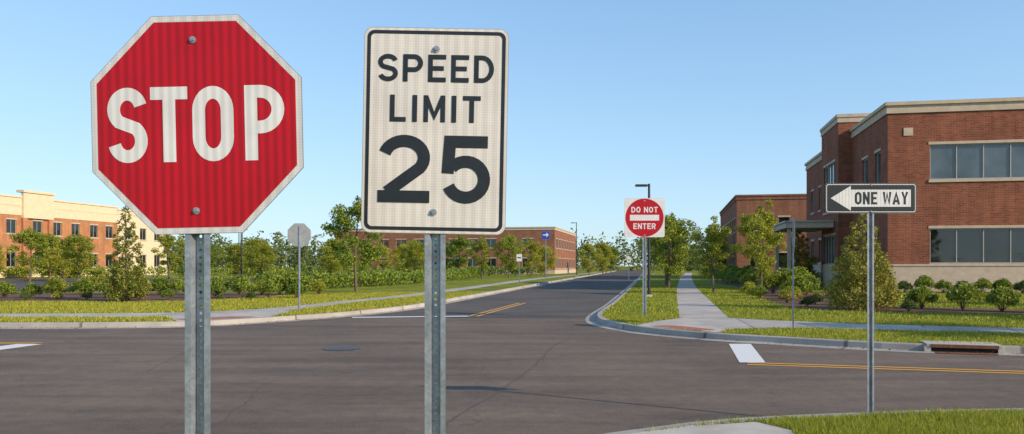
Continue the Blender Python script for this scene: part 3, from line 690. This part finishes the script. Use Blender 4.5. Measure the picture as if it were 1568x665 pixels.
def plate(parent,pts,t=.003,mat=MALU):
    n=len(pts); v=[(p[0],0,p[1]) for p in pts]+[(p[0],t,p[1]) for p in pts]
    f=[tuple(range(n)),tuple(range(2*n-1,n-1,-1))]+[(i,i+n,(i+1)%n+n,(i+1)%n) for i in range(n)]
    obj('plate',v,f,mat,parent=parent)
def circ(r,n=48): return [(r*math.cos(2*math.pi*i/n),r*math.sin(2*math.pi*i/n)) for i in range(n)]
def ringmesh(parent,name,outer,inner,y,mat):
    n=len(outer); v=[(p[0],y,p[1]) for p in outer]+[(p[0],y,p[1]) for p in inner]
    obj(name,v,[(i,(i+1)%n,(i+1)%n+n,i+n) for i in range(n)],mat,parent=parent)
def bolt(parent,x,z,r=.010):
    a=Acc()
    a.tube([(x,-.0025,z),(x,-.005,z)],[r*1.5,r*1.5],16,0); a.tube([(x,-.005,z),(x,-.012,z)],[r*.9,r*.8],6,1)
    a.done('bolt',[MGAL,MALU],parent)
def upost(parent,w,zb,zt,y,holes=True,depth=.03,pitch=.0254):
    fl=w*.24; we=w*.34; a=Acc(); t=.003
    xs=[-w/2,-w/2+fl,-we/2,we/2,w/2-fl,w/2]; ys=[y,y,y+depth,y+depth,y,y]
    for off in (0,t):
        for i in (0,1,3,4):
            a.quad((xs[i],ys[i]+off,zb),(xs[i+1],ys[i+1]+off,zb),(xs[i+1],ys[i+1]+off,zt),(xs[i],ys[i]+off,zt))
        yy=ys[2]+off
        if holes:
            n=int((zt-zb)/pitch); p=(zt-zb)/n; r=.0062
            for k in range(n):
                zc=zb+(k+.5)*p; o=[(xs[3],zc+p/2),(0,zc+p/2),(xs[2],zc+p/2),(xs[2],zc),(xs[2],zc-p/2),(0,zc-p/2),(xs[3],zc-p/2),(xs[3],zc)]
                q=[(r*math.cos(R(45*j+45)),zc+r*math.sin(R(45*j+45))) for j in range(8)]
                for j in range(8):
                    jj=(j+1)%8; a.quad((o[j][0],yy,o[j][1]),(o[jj][0],yy,o[jj][1]),(q[jj][0],yy,q[jj][1]),(q[j][0],yy,q[j][1]))
        else: a.quad((xs[2],yy,zb),(xs[3],yy,zb),(xs[3],yy,zt),(xs[2],yy,zt))
    for sx in (0,4):
        x=xs[0] if sx==0 else xs[5]; a.quad((x,y,zb),(x,y+t,zb),(x,y+t,zt),(x,y,zt))
    for i in range(5): a.quad((xs[i],ys[i],zt),(xs[i+1],ys[i+1],zt),(xs[i+1],ys[i+1]+t,zt),(xs[i],ys[i]+t,zt))
    a.done('post',[MGAL],parent)

# STOP sign
s=empty('stop_sign',(-1.139,2.88,2.112)); f=empty('sign_face'); f.parent=s; f.rotation_euler=(0,R(-1.25),0)
plate(f,octa(.764,.79)); sheet(f,'white_border',octa(.760,.786),-.0006,MWS); sheet(f,'red_field',octa(.718,.744),-.0014,MRED)
sc=423.6
def st(ch,x0,x1): return (ch,(x0-301.5)/sc,-.134,(x1-x0)/sc,.272,.046)
text(f,'legend',[st('S',165,226),st('T',231,288),st('O',295,358),st('P',375,436)],-.0022,MWLET)
bolt(f,-.008,.306,.0085); bolt(f,-.008,-.312,.0085)
upost(s,.092,-2.0,.3,.004)
# SPEED LIMIT sign
s=empty('speed_limit_sign',(-.324,3.35,2.169)); f=empty('sign_face'); f.parent=s; f.rotation_euler=(0,R(1.1),0)
W,H=.608,.866
plate(f,rrect(W,H,.038)); sheet(f,'white_field',rrect(W-.004,H-.004,.036),-.0006,MWCR)
ringmesh(f,'black_border',rrect(W-.026,H-.026,.030),rrect(W-.056,H-.056,.018),-.0014,MBLK)
text(f,'legend',line('SPEED',0.0,.205,.487,.115,.0195,[1,1,.9,.9,1],.26)+line('LIMIT',0.0,.036,.381,.113,.0195,[.85,.3,1.15,.3,.95],.32)+
     [('2',-.236,-.304,.218,.285,.051),('5',.030,-.304,.206,.285,.051)],-.0022,MBLK)
bolt(f,0,.343,.0095); bolt(f,0,-.343,.0095)
upost(s,.088,-2.05,.35,.004)
# ONE WAY sign
s=empty('one_way_sign',(3.56,7.9,2.274))
W,H=.907,.298
plate(s,rrect(W,H,.03)); sheet(s,'black_field',rrect(W-.003,H-.003,.029),-.0006,MBLK)
ringmesh(s,'white_border',rrect(W-.02,H-.02,.025),rrect(W-.034,H-.034,.019),-.0014,MWLET)
sheet(s,'arrow',[(-.20,.085),(-.20,.123),(-.40,0),(-.20,-.123),(-.20,-.085),(.395,-.085),(.395,.085)][::-1],-.0014,MWLET)
text(s,'legend',line('ONE WAY',.105,-.062,.53,.124,.022,[1,1,.9,.45,1.25,1.05,1.05],.2),-.0022,MBLK)
bolt(s,0,.131,.006); bolt(s,0,-.131,.006)
upost(s,.066,-2.2,.1,.004)
# DO NOT ENTER sign
s=empty('do_not_enter_sign',(3.91,23.5,3.03))
plate(s,rrect(1.19,1.15,.06)); sheet(s,'white_field',rrect(1.185,1.145,.058),-.0008,MWLET); sheet(s,'red_disc',circ(.565),-.002,MRED)
sheet(s,'white_bar',[(-.43,-.085),(.43,-.085),(.43,.085),(-.43,.085)],-.0035,MWLET)
text(s,'legend',line('DO NOT',0,.15,.78,.17,.032,[1,1,.4,1,1,.9],.22)+line('ENTER',0,-.335,.66,.17,.032,[.9,1,.9,.9,1],.22),-.0035,MWLET)
bolt(s,0,.5,.018); bolt(s,0,-.52,.018)
upost(s,.11,-3.0,.3,.006,holes=False)
# stop sign seen from behind
s=empty('stop_sign',(-7.0,26.2,2.63),rz=R(195))
plate(s,octa(.74,.76)); sheet(s,'red_field',octa(.70,.72),-.001,MRED); sheet(s,'white_border',octa(.735,.755),-.0005,MWS)
text(s,'legend',[(c,x,-.12,.13,.24,.04) for c,x in zip('STOP',(-.32,-.155,.01,.18))],-.0018,MWLET)
upost(s,.07,-2.6,.28,.004)
# stop sign seen edge-on
s=empty('stop_sign',(6.64,18.75,2.33),rz=R(74))
plate(s,octa(.76,.76)); sheet(s,'red_field',octa(.70,.70),-.001,MRED); sheet(s,'white_border',octa(.755,.755),-.0005,MWS)
text(s,'legend',[(c,x,-.12,.13,.24,.04) for c,x in zip('STOP',(-.32,-.155,.01,.18))],-.0018,MWLET)
upost(s,.07,-2.3,.42,.004)
s=empty('information_sign',(3.4,80,4.7)); plate(s,rrect(.8,.8,.08)); sheet(s,'blue_field',rrect(.78,.78,.07),-.002,MBLU)
sheet(s,'symbol',[(-.28,-.02),(.05,-.02),(.05,-.2),(.3,.05),(.05,.28),(.05,.1),(-.28,.1)],-.004,MWLET)
upost(s,.1,-4.7,.3,.006,holes=False)
for x,y in ((.6,66),(13.2,90)):
    s=empty('traffic_sign',(x,y,2.3)); plate(s,rrect(.45,.6,.03)); sheet(s,'white_field',rrect(.44,.59,.03),-.002,MWLET)
    a=Acc(); a.box(-.15,.15,-.0035,-.003,-.05,.05); a.done('symbol',[MBLK],s); upost(s,.08,-2.3,.2,.006,holes=False)

# street lamps
def lamp(x,y,h,rz,arm=.55):
    e=empty('street_lamp',(x,y,ZG),rz); a=Acc()
    a.box(-.14,.14,-.14,.14,-.1,.12,0); a.done('footing',[MCON],e)
    a=Acc(); a.tube([(0,0,.12),(0,0,h)],[.07,.055],10,0); a.box(-.12,.12,-.12,.12,.121,.16,0); a.done('pole',[MDKP],e)
    a=Acc(); a.box(-arm,.05,-.03,.03,h-.12,h-.05,0); a.box(-arm-.5,-arm+.05,-.14,.14,h-.13,h-.035,0); a.done('arm_and_head',[MDKP],e)
lamp(6.54,38,5.4,0,.15); lamp(9.3,115,7.8,0,.3); lamp(-36,105,6.5,0,.3); lamp(-44,130,7.5,R(180),.3); lamp(-25.5,75,5.0,R(30),.3)
lamp(26.6,150,8,0,.4)

# ------------------------------------------------------------------ light, sky
EL=25; ax_,ay_=.85,-.527
SD=Vector((ax_*math.cos(R(EL)),ay_*math.cos(R(EL)),math.sin(R(EL)))).normalized()
L=bpy.data.lights.new('sun','SUN'); L.energy=5; L.angle=R(.5); L.color=(1,.84,.62)
so=bpy.data.objects.new('sun',L); scene.collection.objects.link(so); so.rotation_euler=SD.to_track_quat('Z','Y').to_euler(); so.location=(30,-20,40)
w=bpy.data.worlds.new("World"); scene.world=w; w.use_nodes=True; nt=w.node_tree
sky=nt.nodes.new('ShaderNodeTexSky'); sky.sky_type='NISHITA'; sky.sun_disc=False
sky.sun_elevation=R(EL); sky.sun_rotation=math.atan2(ax_,ay_); sky.air_density=1.0; sky.dust_density=.3; sky.ozone_density=1.8; sky.altitude=0
def vm(op,a,b):
    n=nt.nodes.new('ShaderNodeVectorMath'); n.operation=op
    for i,v in ((0,a),(1,b)):
        if isinstance(v,bpy.types.NodeSocket): nt.links.new(v,n.inputs[i])
        else: n.inputs[i].default_value=v
    return n.outputs[0]
t=vm('MULTIPLY',sky.outputs[0],(.21,.21,.21))            # soft shoulder keeps the horizon from clipping
t=vm('DIVIDE',t,vm('ADD',t,(.9,.95,1)))
t=vm('MULTIPLY',t,(1.14/.15,1.50/.15,1.88/.15))
nt.links.new(t,nt.nodes['Background'].inputs[0]); nt.nodes['Background'].inputs[1].default_value=.15

# ------------------------------------------------------------------ camera
cd=bpy.data.cameras.new('camera'); cd.lens=28; cd.sensor_width=36; cd.clip_end=9000; cd.clip_start=.05; cd.shift_y=.048
co=bpy.data.objects.new('camera',cd); scene.collection.objects.link(co); co.location=(0,0,1.6); co.rotation_euler=(R(90),0,0); scene.camera=co
